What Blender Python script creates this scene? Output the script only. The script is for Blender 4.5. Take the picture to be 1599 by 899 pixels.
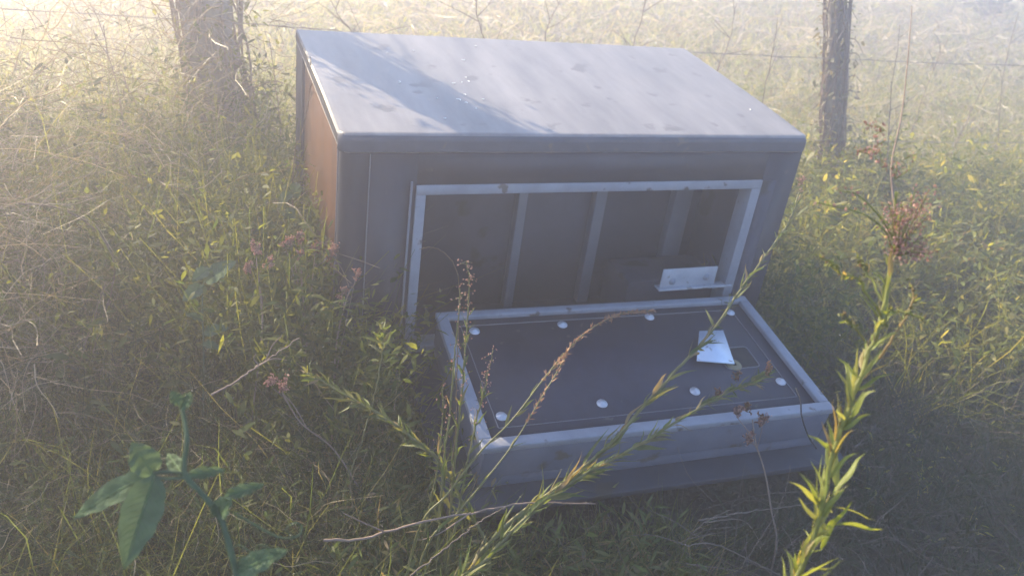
import bpy, math, random
import numpy as np
from mathutils import Vector, Matrix

PI = math.pi
R_ = math.radians
random.seed(7)
rng = np.random.default_rng(11)
sc = bpy.context.scene
for o in list(bpy.data.objects):
    bpy.data.objects.remove(o)
COL = sc.collection

# ------------------------------------------------------------------ camera
CAM = np.array([-0.3579, -1.8811, 1.5605])
ROT = (R_(61.590), R_(-7.309), R_(-20.045))
FPX = 1336.05
cd = bpy.data.cameras.new('camera')
cam = bpy.data.objects.new('camera', cd)
COL.objects.link(cam)
cam.location = CAM
cam.rotation_euler = ROT
cd.lens = 30.08
cd.sensor_width = 36
cd.clip_start = 0.02
cd.clip_end = 500
cd.dof.use_dof = True
cd.dof.focus_distance = 1.75
cd.dof.aperture_fstop = 5.0
sc.camera = cam

# ------------------------------------------------------------------ light
SUN_EL = 26.0
SD = np.array([-0.49, 0.87, 0.0])                      # horizontal direction to the sun
SD /= np.linalg.norm(SD)
SUN = SD * math.cos(R_(SUN_EL)) + np.array([0, 0, math.sin(R_(SUN_EL))])
w = bpy.data.worlds.new('World')
sc.world = w
w.use_nodes = True
nt = w.node_tree
bg = nt.nodes['Background']
sky = nt.nodes.new('ShaderNodeTexSky')
sky.sky_type = 'NISHITA'
sky.sun_disc = False
sky.sun_elevation = R_(SUN_EL)
sky.sun_rotation = math.atan2(SUN[0], SUN[1])
sky.air_density = 1.0
sky.dust_density = 0.6
sky.ozone_density = 2.6
bg.inputs['Strength'].default_value = 0.15
nt.links.new(sky.outputs[0], bg.inputs[0])
ld = bpy.data.lights.new('sun', 'SUN')
ld.energy = 5.0
ld.angle = R_(0.6)
ld.color = (1.0, 0.83, 0.55)
sun = bpy.data.objects.new('sun', ld)
COL.objects.link(sun)
sun.location = (-4, 7, 5)
sun.rotation_euler = Vector(SUN).to_track_quat('Z', 'Y').to_euler()
HAZE = 0.069
HAZE_G = 0.72

sc.view_settings.view_transform = 'Standard'
sc.view_settings.look = 'None'
sc.view_settings.exposure = 1.6
sc.view_settings.gamma = 1.0
sc.render.engine = 'CYCLES'
cy = sc.cycles
cy.use_adaptive_sampling = True
cy.adaptive_threshold = 0.018
cy.use_denoising = True
cy.max_bounces = 8
cy.diffuse_bounces = 3
cy.glossy_bounces = 3
cy.transmission_bounces = 5
cy.transparent_max_bounces = 8
cy.volume_bounces = 1
cy.sample_clamp_indirect = 6


# ------------------------------------------------------------------ helpers
def _rot():
    a, b, c = ROT
    ca, sa, cb, sb, cc, s_ = math.cos(a), math.sin(a), math.cos(b), math.sin(b), math.cos(c), math.sin(c)
    Rx = np.array([[1, 0, 0], [0, ca, -sa], [0, sa, ca]])
    Ry = np.array([[cb, 0, sb], [0, 1, 0], [-sb, 0, cb]])
    Rz = np.array([[cc, -s_, 0], [s_, cc, 0], [0, 0, 1]])
    return Rz @ Ry @ Rx


MC = _rot()


def ray(px, py):
    return MC @ np.array([(px - 799.5) / FPX, -(py - 449.5) / FPX, -1.0])


def at(px, py, d=None, y=None, z=None):
    """survey point seen in the photograph, at a depth d, on the plane y or at height z"""
    r = ray(px, py)
    if y is not None:
        d = (y - CAM[1]) / r[1]
    if z is not None:
        d = (z - CAM[2]) / r[2]
    return CAM + r * d


def tag(o, label=None, cat=None, group=None, kind=None):
    if label:
        o['label'] = label
    if cat:
        o['category'] = cat
    if group:
        o['group'] = group
    if kind:
        o['kind'] = kind
    return o


def empty(name, loc, label, cat, group=None):
    o = bpy.data.objects.new(name, None)
    COL.objects.link(o)
    o.location = tuple(loc)
    o.empty_display_size = 0.05
    return tag(o, label, cat, group)


class MB:
    """collects vertices and faces of ONE mesh object (world coordinates)"""
    def __init__(s):
        s.v = []
        s.f = []
        s.n = 0

    def add(s, V, F):
        V = np.asarray(V, float).reshape(-1, 3)
        F = np.asarray(F, int)
        s.v.append(V)
        s.f.append(F + s.n)
        s.n += len(V)

    def box(s, x0, x1, y0, y1, z0, z1, M=None):
        V = np.array([[x, y, z] for x in (x0, x1) for y in (y0, y1) for z in (z0, z1)], float)
        if M is not None:
            V = xf(M, V)
        s.add(V, [[0, 1, 3, 2], [4, 6, 7, 5], [0, 4, 5, 1], [2, 3, 7, 6], [0, 2, 6, 4], [1, 5, 7, 3]])

    def tube(s, pts, rad, sides=6):
        pts = np.asarray(pts, float)
        n = len(pts)
        rad = np.broadcast_to(np.asarray(rad, float), (n,))
        T = np.gradient(pts, axis=0)
        T /= np.linalg.norm(T, axis=1)[:, None] + 1e-12
        up = np.array([0.3, 0.2, 0.93])
        A = np.cross(T, up)
        A /= np.linalg.norm(A, axis=1)[:, None] + 1e-9
        B = np.cross(T, A)
        an = np.arange(sides) * 2 * PI / sides
        V = pts[:, None] + rad[:, None, None] * (A[:, None] * np.cos(an)[None, :, None] + B[:, None] * np.sin(an)[None, :, None])
        i = np.arange(n - 1)[:, None] * sides
        j = np.arange(sides)[None]
        j2 = (j + 1) % sides
        F = np.stack([i + j, i + j2, i + sides + j2, i + sides + j], -1).reshape(-1, 4)
        s.add(V.reshape(-1, 3), F)

    def build(s, name, m, parent=None, bevel=0, smooth=False, seg=2):
        V = np.concatenate(s.v)
        me = bpy.data.meshes.new(name)
        if all(f.shape[1] == 4 for f in s.f):
            F = np.concatenate(s.f)
            me.vertices.add(len(V))
            me.vertices.foreach_set('co', V.ravel().astype(np.float32))
            me.loops.add(F.size)
            me.loops.foreach_set('vertex_index', F.ravel().astype(np.int32))
            me.polygons.add(len(F))
            me.polygons.foreach_set('loop_start', np.arange(0, F.size, 4, dtype=np.int32))
            me.update(calc_edges=True)
        else:
            me.from_pydata([tuple(v) for v in V], [], [tuple(map(int, f)) for a in s.f for f in a])
        if parent is not None:
            inv = parent_matrix(parent).inverted()
            me.transform(inv)
        me.materials.append(m)
        if smooth:
            me.polygons.foreach_set('use_smooth', np.ones(len(me.polygons), bool))
        me.update()
        o = bpy.data.objects.new(name, me)
        COL.objects.link(o)
        if parent is not None:
            o.parent = parent
        if bevel:
            b = o.modifiers.new('bevel', 'BEVEL')
            b.width = bevel
            b.segments = seg
            b.limit_method = 'ANGLE'
            b.angle_limit = R_(35)
        return o


def parent_matrix(p):
    M = Matrix.Identity(4)
    while p is not None:
        M = Matrix.LocRotScale(p.location, p.rotation_euler, p.scale) @ M
        p = p.parent
    return M


def xf(M, V):
    A = np.array(M)
    return V @ A[:3, :3].T + A[:3, 3]


def unit(v):
    v = np.asarray(v, float)
    return v / (np.linalg.norm(v, axis=-1, keepdims=True) + 1e-12)


def spline(P, n):
    """smooth curve through the points P"""
    P = np.asarray(P, float)
    if len(P) < 3:
        t = np.linspace(0, 1, n)[:, None]
        return P[0] + (P[-1] - P[0]) * t
    Q = np.vstack([2 * P[0] - P[1], P, 2 * P[-1] - P[-2]])
    u = np.linspace(0, len(P) - 1 - 1e-6, n)
    i = u.astype(int)
    t = (u - i)[:, None]
    a, b, c, d = Q[i], Q[i + 1], Q[i + 2], Q[i + 3]
    return 0.5 * (2 * b + (c - a) * t + (2 * a - 5 * b + 4 * c - d) * t ** 2 + (3 * b - a - 3 * c + d) * t ** 3)


def ribbons(mb, base, dirs, L, W, bend=0.3, K=4, prof='grass', wig=0.0, fold=0.0, down=None, curl=0.0):
    """N curved blades or leaves"""
    base = np.atleast_2d(base)
    N = len(base)
    dirs = unit(np.broadcast_to(dirs, (N, 3)))
    L = np.broadcast_to(L, (N,))
    W = np.broadcast_to(W, (N,))
    bend = np.broadcast_to(bend, (N,))
    s = np.linspace(0, 1, K + 1)
    hor = dirs * [1, 1, 0] + rng.normal(0, 0.25, (N, 3)) * [1, 1, 0]
    bv = unit(unit(hor) * 0.6 + np.array([0, 0, -1.0]))
    if curl:
        bv = unit(bv + rng.normal(0, curl, (N, 3)))
    path = base[:, None] + L[:, None, None] * (dirs[:, None] * s[None, :, None] + bend[:, None, None] * bv[:, None] * (s ** 2)[None, :, None])
    if wig:
        ph = rng.uniform(0, 6.28, (N, 1, 3))
        fr = rng.uniform(3, 9, (N, 1, 3))
        path = path + wig * L[:, None, None] * (np.sin(fr * s[None, :, None] + ph) - np.sin(ph)) * 0.5
    rv = rng.normal(0, 1, (N, 3))
    if prof == 'leaf':
        rv = rv * 0.35 + np.array([0, 0, 1.0])
        if down is not None:
            rv = rv * 0.4 + down
    side = unit(np.cross(dirs, rv))
    nor = unit(np.cross(side, dirs))
    if prof == 'grass':
        wd = (1 - s) ** 0.7 * 0.93 + 0.07
    elif prof == 'stalk':
        wd = np.ones_like(s) * 0.9 - 0.5 * s
    elif prof == 'lance':
        wd = np.sin(PI * np.clip(s, 0, 1) ** 0.62) * 0.95 + 0.05
    else:
        wd = np.sin(PI * np.clip(s, 0, 1) ** 0.75) * 0.93 + 0.07
    h = 0.5 * W[:, None, None] * wd[None, :, None] * side[:, None]
    if fold:
        up = np.abs(wd)[None, :, None] * W[:, None, None] * fold * nor[:, None]
        V = np.stack([path - h + up, path, path + h + up], 2)
        c = 3
    else:
        V = np.stack([path - h, path + h], 2)
        c = 2
    n0 = np.arange(N)[:, None, None] * (K + 1) * c
    k = np.arange(K)[None, :, None] * c
    j = np.arange(c - 1)[None, None, :]
    a = n0 + k + j
    F = np.stack([a, a + 1, a + c + 1, a + c], -1).reshape(-1, 4)
    mb.add(V.reshape(-1, 3), F)


def grains(mb, C, r, stretch=1.6, d=None):
    """little bent seed husks: 6-point octahedra as quads"""
    C = np.atleast_2d(C)
    N = len(C)
    r = np.broadcast_to(r, (N,))
    a = unit(rng.normal(0, 1, (N, 3)) if d is None else d + rng.normal(0, 0.35, (N, 3)))
    b = unit(np.cross(a, rng.normal(0, 1, (N, 3))))
    c = np.cross(a, b)
    V = np.stack([C - a * r[:, None] * stretch, C + b * r[:, None], C + a * r[:, None] * stretch, C - b * r[:, None],
                  C + c * r[:, None] * 0.8, C - c * r[:, None] * 0.8], 1)
    i = np.arange(N)[:, None] * 6
    F = np.stack([np.concatenate([i + q for q in f], 1) for f in ([0, 1, 2, 4], [0, 4, 2, 3], [0, 3, 2, 5], [0, 5, 2, 1])], 1).reshape(-1, 4)
    mb.add(V.reshape(-1, 3), F)


# ------------------------------------------------------------------ materials
def newmat(name):
    m = bpy.data.materials.new(name)
    m.use_nodes = True
    n = m.node_tree
    return m, n, n.nodes['Principled BSDF'], n.nodes['Material Output']


def ramp(n, stops):
    r = n.nodes.new('ShaderNodeValToRGB')
    e = r.color_ramp.elements
    while len(e) < len(stops):
        e.new(0.5)
    for i, (p, c) in enumerate(stops):
        e[i].position = p
        e[i].color = (*c, 1)
    return r


def leafmat(name, cols, trans=0.45, rough=0.5, tint=(1.25, 1.15, 0.55), spec=0.35):
    """every leaf or blade (mesh island) gets its own tone of the list; light shines through"""
    m, n, p, out = newmat(name)
    g = n.nodes.new('ShaderNodeNewGeometry')
    r = ramp(n, [((i + 0.5) / len(cols), c) for i, c in enumerate(cols)])
    n.links.new(g.outputs['Random Per Island'], r.inputs[0])
    nz = n.nodes.new('ShaderNodeTexNoise')
    nz.inputs['Scale'].default_value = 60
    tc = n.nodes.new('ShaderNodeTexCoord')
    n.links.new(tc.outputs['Object'], nz.inputs[0])
    mr = n.nodes.new('ShaderNodeMapRange')
    mr.inputs[3].default_value = 0.6
    mr.inputs[4].default_value = 1.35
    n.links.new(nz.outputs[0], mr.inputs[0])
    mx = n.nodes.new('ShaderNodeVectorMath')
    mx.operation = 'SCALE'
    n.links.new(r.outputs[0], mx.inputs[0])
    n.links.new(mr.outputs[0], mx.inputs['Scale'])
    n.links.new(mx.outputs[0], p.inputs['Base Color'])
    p.inputs['Roughness'].default_value = rough
    p.inputs['Specular IOR Level'].default_value = spec
    if trans > 0:
        t = n.nodes.new('ShaderNodeBsdfTranslucent')
        m2 = n.nodes.new('ShaderNodeVectorMath')
        m2.operation = 'MULTIPLY'
        m2.inputs[1].default_value = tint
        n.links.new(mx.outputs[0], m2.inputs[0])
        n.links.new(m2.outputs[0], t.inputs[0])
        ms = n.nodes.new('ShaderNodeMixShader')
        ms.inputs[0].default_value = trans
        n.links.new(p.outputs[0], ms.inputs[1])
        n.links.new(t.outputs[0], ms.inputs[2])
        n.links.new(ms.outputs[0], out.inputs[0])
    return m


def metal(name, c1, c2, rough=0.45, scale=6, met=0.0, spec=0.5, bump=0.02, streak=(1, 1, 1), spots=None):
    m, n, p, out = newmat(name)
    tc = n.nodes.new('ShaderNodeTexCoord')
    mp = n.nodes.new('ShaderNodeMapping')
    mp.inputs['Scale'].default_value = streak
    n.links.new(tc.outputs['Object'], mp.inputs[0])
    nz = n.nodes.new('ShaderNodeTexNoise')
    nz.inputs['Scale'].default_value = scale
    nz.inputs['Detail'].default_value = 8
    nz.inputs['Roughness'].default_value = 0.65
    n.links.new(mp.outputs[0], nz.inputs[0])
    r = ramp(n, [(0.32, c1), (0.68, c2)])
    n.links.new(nz.outputs[0], r.inputs[0])
    col = r.outputs[0]
    if spots:
        n2 = n.nodes.new('ShaderNodeTexNoise')
        n2.inputs['Scale'].default_value = spots[0]
        n2.inputs['Detail'].default_value = 5
        n.links.new(tc.outputs['Object'], n2.inputs[0])
        r2 = ramp(n, [(spots[1], (0, 0, 0)), (spots[1] + 0.06, (1, 1, 1))])
        n.links.new(n2.outputs[0], r2.inputs[0])
        mx = n.nodes.new('ShaderNodeMixRGB')
        mx.inputs[2].default_value = (*spots[2], 1)
        n.links.new(r2.outputs[0], mx.inputs[0])
        n.links.new(col, mx.inputs[1])
        col = mx.outputs[0]
    n.links.new(col, p.inputs['Base Color'])
    rr = n.nodes.new('ShaderNodeMapRange')
    rr.inputs[3].default_value = rough - 0.08
    rr.inputs[4].default_value = rough + 0.15
    n.links.new(nz.outputs[0], rr.inputs[0])
    n.links.new(rr.outputs[0], p.inputs['Roughness'])
    p.inputs['Metallic'].default_value = met
    p.inputs['Specular IOR Level'].default_value = spec
    if bump:
        b = n.nodes.new('ShaderNodeBump')
        b.inputs['Strength'].default_value = 0.25
        b.inputs['Distance'].default_value = bump * 0.05
        n.links.new(nz.outputs[0], b.inputs['Height'])
        n.links.new(b.outputs[0], p.inputs['Normal'])
    return m


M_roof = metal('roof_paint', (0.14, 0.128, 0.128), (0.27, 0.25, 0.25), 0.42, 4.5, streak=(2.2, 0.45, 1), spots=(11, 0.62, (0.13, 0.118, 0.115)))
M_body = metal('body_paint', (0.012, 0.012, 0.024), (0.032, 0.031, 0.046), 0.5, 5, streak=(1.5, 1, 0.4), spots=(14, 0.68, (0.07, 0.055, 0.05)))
M_fascia_shade = metal('fascia_shade_tone', (0.045, 0.047, 0.065), (0.08, 0.08, 0.10), 0.5, 9, spots=(20, 0.66, (0.11, 0.09, 0.075)))  # lid tone darkened so the colour itself carries shade
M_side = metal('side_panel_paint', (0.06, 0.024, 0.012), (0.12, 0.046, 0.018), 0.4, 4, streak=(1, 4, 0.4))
M_frame = metal('frame_paint', (0.19, 0.20, 0.24), (0.28, 0.29, 0.34), 0.5, 11, spots=(22, 0.63, (0.10, 0.085, 0.07)))
M_door = metal('door_paint', (0.085, 0.092, 0.13), (0.13, 0.14, 0.185), 0.55, 9, spots=(14, 0.60, (0.08, 0.065, 0.055)))
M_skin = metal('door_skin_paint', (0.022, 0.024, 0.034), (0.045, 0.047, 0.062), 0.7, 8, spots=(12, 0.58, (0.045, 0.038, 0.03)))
M_lining = metal('lining_board', (0.030, 0.032, 0.052), (0.06, 0.063, 0.095), 0.7, 5, spots=(9, 0.62, (0.03, 0.028, 0.026)))
M_liner_stud = metal('stud_paint', (0.12, 0.13, 0.16), (0.17, 0.18, 0.215), 0.5, 8)
M_panel = metal('panel_felt', (0.018, 0.019, 0.036), (0.034, 0.035, 0.062), 0.6, 20, spots=(30, 0.68, (0.09, 0.085, 0.08)))
M_skyplate = metal('sky_toned_plate', (0.52, 0.58, 0.72), (0.72, 0.78, 0.90), 0.35, 9, met=0.3, spots=(40, 0.66, (0.25, 0.25, 0.28)))  # blue-white base colour stands in for reflected sky
M_washer = metal('washer_steel', (0.42, 0.42, 0.46), (0.62, 0.61, 0.66), 0.4, 60, met=0.3)
M_tan = metal('foam_tan', (0.20, 0.17, 0.11), (0.28, 0.24, 0.15), 0.9, 40)
M_dark = metal('recess_shade_and_cord', (0.012, 0.012, 0.014), (0.02, 0.02, 0.022), 0.8, 10)
M_seam = metal('seam_line', (0.14, 0.14, 0.16), (0.20, 0.20, 0.22), 0.5, 10)
M_wire = metal('wire_rust', (0.22, 0.19, 0.17), (0.32, 0.28, 0.25), 0.8, 60)
M_bark = metal('bark', (0.12, 0.10, 0.085), (0.30, 0.27, 0.23), 0.95, 26, streak=(1, 1, 0.3), bump=0.5)
M_white = metal('flake_white', (0.8, 0.8, 0.78), (0.85, 0.85, 0.82), 0.4, 10)

G_field = leafmat('field_grass', [(0.09, 0.13, 0.03), (0.20, 0.20, 0.06), (0.13, 0.17, 0.04), (0.34, 0.28, 0.13), (0.16, 0.18, 0.045), (0.15, 0.18, 0.05)], 0.6, tint=(1.4, 1.35, 0.55))
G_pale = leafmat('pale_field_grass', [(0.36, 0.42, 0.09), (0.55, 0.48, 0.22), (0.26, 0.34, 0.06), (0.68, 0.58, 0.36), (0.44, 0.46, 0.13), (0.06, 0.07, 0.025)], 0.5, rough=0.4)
G_leafy = leafmat('leafy_green', [(0.06, 0.10, 0.022), (0.11, 0.14, 0.03), (0.17, 0.19, 0.04), (0.05, 0.08, 0.02), (0.14, 0.16, 0.035)], 0.65, tint=(1.7, 1.45, 0.4), spec=0.15)
G_dry = leafmat('dry_straw', [(0.20, 0.15, 0.09), (0.30, 0.24, 0.15), (0.14, 0.10, 0.065), (0.38, 0.31, 0.21)], 0.3, tint=(1.1, 1.0, 0.8))
G_pstraw = leafmat('field_straw', [(0.40, 0.33, 0.22), (0.55, 0.48, 0.36), (0.22, 0.16, 0.10), (0.62, 0.55, 0.42)], 0.35, tint=(1.1, 1.0, 0.8), rough=0.4)
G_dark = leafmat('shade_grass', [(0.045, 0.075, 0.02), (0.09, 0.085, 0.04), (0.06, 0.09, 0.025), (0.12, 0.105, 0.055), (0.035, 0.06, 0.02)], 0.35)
G_weed = leafmat('weed_leaf', [(0.10, 0.14, 0.035), (0.14, 0.18, 0.045), (0.08, 0.12, 0.03), (0.20, 0.20, 0.07), (0.12, 0.15, 0.04), (0.28, 0.21, 0.12)], 0.5, tint=(1.35, 1.2, 0.45))
G_stem = leafmat('weed_stem', [(0.14, 0.15, 0.05), (0.17, 0.16, 0.06)], 0.2)
G_broad = leafmat('broad_leaf', [(0.09, 0.135, 0.08), (0.10, 0.15, 0.085), (0.08, 0.12, 0.07)], 0.35, rough=0.75, spec=0.15)
G_vein = leafmat('leaf_vein', [(0.09, 0.16, 0.06), (0.10, 0.17, 0.07)], 0.2, rough=0.75)
G_shadeweed = leafmat('shade_toned_weed_leaf', [(0.035, 0.06, 0.018), (0.055, 0.085, 0.025), (0.09, 0.09, 0.04), (0.045, 0.07, 0.02), (0.08, 0.10, 0.03)], 0.4, tint=(1.3, 1.2, 0.5), spec=0.06, rough=0.8)  # leaf tones darkened and less translucent, standing in for foreground shade
G_creep = leafmat('creeper_leaf', [(0.16, 0.14, 0.09), (0.24, 0.20, 0.14), (0.12, 0.13, 0.05), (0.32, 0.27, 0.19)], 0.45)
G_fweed = leafmat('fence_weed_leaf', [(0.14, 0.17, 0.035), (0.24, 0.27, 0.05), (0.32, 0.33, 0.08), (0.07, 0.10, 0.025), (0.40, 0.36, 0.14)], 0.6, tint=(1.5, 1.3, 0.4))
G_bright = leafmat('bright_leaf', [(0.18, 0.22, 0.045), (0.22, 0.25, 0.06), (0.28, 0.28, 0.09), (0.20, 0.23, 0.05), (0.30, 0.22, 0.10)], 0.55, tint=(1.35, 1.2, 0.45))
G_seed = leafmat('seed_brown', [(0.52, 0.36, 0.32), (0.62, 0.46, 0.41), (0.42, 0.28, 0.24), (0.68, 0.53, 0.48)], 0.65, tint=(1.2, 0.95, 0.85), rough=0.8)
G_twig = leafmat('twig_dry', [(0.19, 0.135, 0.105), (0.25, 0.18, 0.14)], 0.0, rough=0.8)
G_btwig = leafmat('twig_brown', [(0.13, 0.10, 0.08), (0.17, 0.13, 0.10)], 0.0, rough=0.9)
G_red = leafmat('reddish_stem', [(0.26, 0.13, 0.08), (0.32, 0.17, 0.09)], 0.25, rough=0.6)


# ------------------------------------------------------------------ ground
def hgt(x, y):
    return 0.018 * np.sin(1.7 * x + 0.6) * np.cos(1.3 * y) + 0.012 * np.sin(5.1 * x + 2 * y) + 0.06 * np.clip((y - 4) / 10, 0, 3) ** 1.0


def ground():
    xs = np.concatenate([-np.geomspace(60, 4, 14), np.linspace(-3.6, 8, 90), np.geomspace(8.6, 70, 16)])
    ys = np.concatenate([-np.geomspace(60, 3.4, 12), np.linspace(-3, 8, 90), np.geomspace(8.6, 75, 16)])
    X, Y = np.meshgrid(xs, ys, indexing='ij')
    Z = hgt(X, Y) + rng.normal(0, 0.006, X.shape)
    V = np.stack([X, Y, Z], -1).reshape(-1, 3)
    ny = len(ys)
    i, j = np.meshgrid(np.arange(len(xs) - 1), np.arange(ny - 1), indexing='ij')
    a = (i * ny + j).ravel()
    mb = MB()
    mb.add(V, np.stack([a, a + ny, a + ny + 1, a + 1], -1))
    m, n, p, out = newmat('soil_and_thatch')
    tc = n.nodes.new('ShaderNodeTexCoord')
    n1 = n.nodes.new('ShaderNodeTexNoise')
    n1.inputs['Scale'].default_value = 7
    n1.inputs['Detail'].default_value = 10
    n1.inputs['Roughness'].default_value = 0.75
    n.links.new(tc.outputs['Object'], n1.inputs[0])
    r = ramp(n, [(0.3, (0.035, 0.028, 0.018)), (0.5, (0.09, 0.075, 0.04)), (0.72, (0.10, 0.11, 0.04))])
    n.links.new(n1.outputs[0], r.inputs[0])
    n.links.new(r.outputs[0], p.inputs['Base Color'])
    p.inputs['Roughness'].default_value = 0.95
    n2 = n.nodes.new('ShaderNodeTexNoise')
    n2.inputs['Scale'].default_value = 45
    n2.inputs['Detail'].default_value = 6
    n.links.new(tc.outputs['Object'], n2.inputs[0])
    b = n.nodes.new('ShaderNodeBump')
    b.inputs['Distance'].default_value = 0.03
    n.links.new(n2.outputs[0], b.inputs['Height'])
    n.links.new(b.outputs[0], p.inputs['Normal'])
    tag(mb.build('ground', m, smooth=True), kind='structure')


ground()

# ------------------------------------------------------------------ cabinet
W_, D_, H_, HB = 1.3225, 0.734, 0.896, 0.953
cab = empty('steel_cabinet', (0.66, 0.37, 0.0), 'dark steel cabinet with pale lid and its front door folded down open', 'cabinet')


def roofz(y):
    return H_ + (HB - H_) * y / D_


def cabinet():
    X0, X1 = 0.0, W_
    OX0, OX1, OZ0, OZ1 = 0.187, 1.206, 0.278, 0.765
    zt = 0.850
    # front wall with the opening: four slabs butted round it
    b = MB()
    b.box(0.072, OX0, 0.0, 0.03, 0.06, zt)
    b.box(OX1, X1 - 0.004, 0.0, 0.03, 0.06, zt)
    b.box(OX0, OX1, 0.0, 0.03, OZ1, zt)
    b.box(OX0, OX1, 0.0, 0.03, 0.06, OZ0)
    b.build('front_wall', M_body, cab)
    # right and back walls
    b = MB()
    b.box(X1 - 0.004, X1, 0.004, D_ - 0.004, 0.06, zt)
    b.box(0.012, X1 - 0.006, D_ - 0.008, D_ - 0.004, 0.06, zt + 0.03)
    b.box(0.012, X1 - 0.006, 0.03, D_ - 0.01, 0.05, 0.07)
    b.build('shell', M_body, cab)
    # left side panel with folded back edge
    b = MB()
    V = [(0.004, 0.045, 0.06), (0.004, 0.60, 0.06), (0.004, 0.60, roofz(0.60) - 0.012), (0.004, 0.045, roofz(0.045) - 0.012)]
    V2 = [(x + 0.006, y, z) for x, y, z in V]
    b.add(V + V2, [[0, 3, 2, 1], [4, 5, 6, 7], [0, 1, 5, 4], [1, 2, 6, 5], [2, 3, 7, 6], [3, 0, 4, 7]])
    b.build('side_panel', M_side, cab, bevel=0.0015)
    b = MB()
    b.box(-0.003, 0.012, 0.606, D_ - 0.002, 0.06, roofz(0.64) - 0.014)
    b.build('back_post', M_body, cab, bevel=0.002)
    # rounded front corner post
    b = MB()
    n = 8
    prof = [(0.003, 0.040)] + [(0.003 + 0.03 * (1 - math.cos(a)), 0.030 - 0.03 * math.sin(a)) for a in np.linspace(0, PI / 2, n)] + [(0.068, 0.0), (0.068, 0.03)]
    zs = [0.06, roofz(0) - 0.046]
    V = [(x, y, z) for z in zs for x, y in prof]
    k = len(prof)
    F = [[i, i + 1, i + 1 + k, i + k] for i in range(k - 1)]
    b.add(V, F)
    o = b.build('corner_post', M_body, cab)
    # thin bright folded edges: corner and seam
    b = MB()
    b.tube([(0.0025, 0.042, 0.10), (0.0025, 0.042, 0.80), (0.0022, 0.043, 0.853)], [0.0022, 0.0022, 0.003])
    b.tube([(0.0703, -0.0005, 0.08), (0.0703, -0.0005, 0.845)], 0.0016)
    b.build('seam_bead', M_seam, cab)
    # lid: top sheet with rounded front nose, end caps
    b = MB()
    nose = []
    r = 0.020
    for a in np.linspace(0, PI / 2, 7):
        nose.append((-0.006 + r - r * math.sin(a), H_ - r + r * math.cos(a)))
    prof = [(D_ + 0.004, HB - 0.028), (D_ + 0.004, HB)] + [(y, roofz(y)) for y in (0.5, 0.25)] + nose + [(-0.006, 0.852), (-0.001, 0.848), (0.004, 0.848)]
    inner = [(0.02, 0.86), (D_ - 0.01, HB - 0.028)]
    loop = prof + inner
    nl = len(loop)
    xs = [-0.004, 0.0005, 0.008, 0.020, W_ * 0.25, W_ * 0.5, W_ * 0.75, W_ - 0.020, W_ - 0.004, W_ + 0.006, W_ + 0.010]
    back = {0: 0.020, 1: 0.011, 2: 0.004, 8: 0.005, 9: 0.013, 10: 0.024}
    V = []
    for ix, x in enumerate(xs):
        e = ix in (0, len(xs) - 1)
        for y, z in loop:
            cz, cy_ = 0.9, 0.35
            sag = -0.0025 * math.sin(PI * x / W_) * math.sin(PI * min(max(y / D_, 0), 1))
            if e:
                y = cy_ + (y - cy_) * 0.994
                z = z - 0.004 if z > 0.87 else z
            if y < 0.019:
                y += back.get(ix, 0)
                z -= back.get(ix, 0) * 0.25 if z > 0.87 else 0
            V.append((x, y, z + sag))
    F = []
    for i in range(len(xs) - 1):
        for j in range(nl):
            j2 = (j + 1) % nl
            F.append([i * nl + j, i * nl + j2, (i + 1) * nl + j2, (i + 1) * nl + j])
    b.add(V, F)
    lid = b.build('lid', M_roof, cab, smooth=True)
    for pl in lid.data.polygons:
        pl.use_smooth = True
    lid.data.materials.append(M_fascia_shade)
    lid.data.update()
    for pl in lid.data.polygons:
        if (abs(pl.normal.y) > 0.75 and pl.center.y < 0) or abs(pl.normal.x) > 0.5:  # shade of front lip and side edges painted by face direction
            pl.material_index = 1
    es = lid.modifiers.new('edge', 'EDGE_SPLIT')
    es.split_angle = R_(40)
    # end caps of the lid
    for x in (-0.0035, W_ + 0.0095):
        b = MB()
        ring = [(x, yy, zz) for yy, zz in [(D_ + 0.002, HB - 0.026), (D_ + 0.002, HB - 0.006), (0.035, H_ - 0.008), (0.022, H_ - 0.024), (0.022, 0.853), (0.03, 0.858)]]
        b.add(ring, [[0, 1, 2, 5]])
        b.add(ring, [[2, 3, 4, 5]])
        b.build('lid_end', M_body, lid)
    # flakes and scraps stuck on the lid
    b = MB()
    fl = [(722, 125), (728, 119), (733, 124), (710, 126), (724, 98), (645, 86), (626, 124), (697, 169), (719, 146), (728, 140), (604, 88), (742, 81), (684, 144), (1175, 162), (1022, 80), (730, 150), (745, 157), (756, 146)]
    for px, py in fl:
        c = at(px, py, z=0.93)
        c[2] = roofz(c[1]) + 0.0010
        a = random.uniform(0, PI)
        L = random.uniform(0.003, 0.011)
        P = [c + np.array([math.cos(a + q * 0.6), math.sin(a + q * 0.6), 0]) * L * q for q in (-1, -0.3, 0.4, 1)]
        b.tube(np.array(P), [0.0006, 0.0013, 0.0012, 0.0005], 4)
    b.build('paint_flake', M_white, lid)
    # pale frame round the opening
    fw = 0.025
    b = MB()
    y0, y1 = -0.006, 0.05
    b.box(OX0, OX1, y0, y1, OZ1 - fw, OZ1)
    b.box(OX0, OX0 + fw, y0, y1, OZ0, OZ1 - fw - 0.0005)
    b.box(OX1 - fw - 0.006, OX1, y0, y1, OZ0, OZ1 - fw - 0.0005)
    b.box(OX0 + fw + 0.0005, OX1 - fw - 0.0065, y0, y1, OZ0, OZ0 + 0.02)
    b.build('opening_frame', M_frame, cab, bevel=0.0015)
    # shallow bead standing left of the frame, jamb strip right of it
    b = MB()
    b.box(0.172, 0.177, -0.005, -0.0005, 0.20, 0.775)
    b.build('door_stop', M_seam, cab)
    b = MB()
    b.box(1.209, 1.255, -0.003, -0.0005, 0.20, 0.762)
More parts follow.
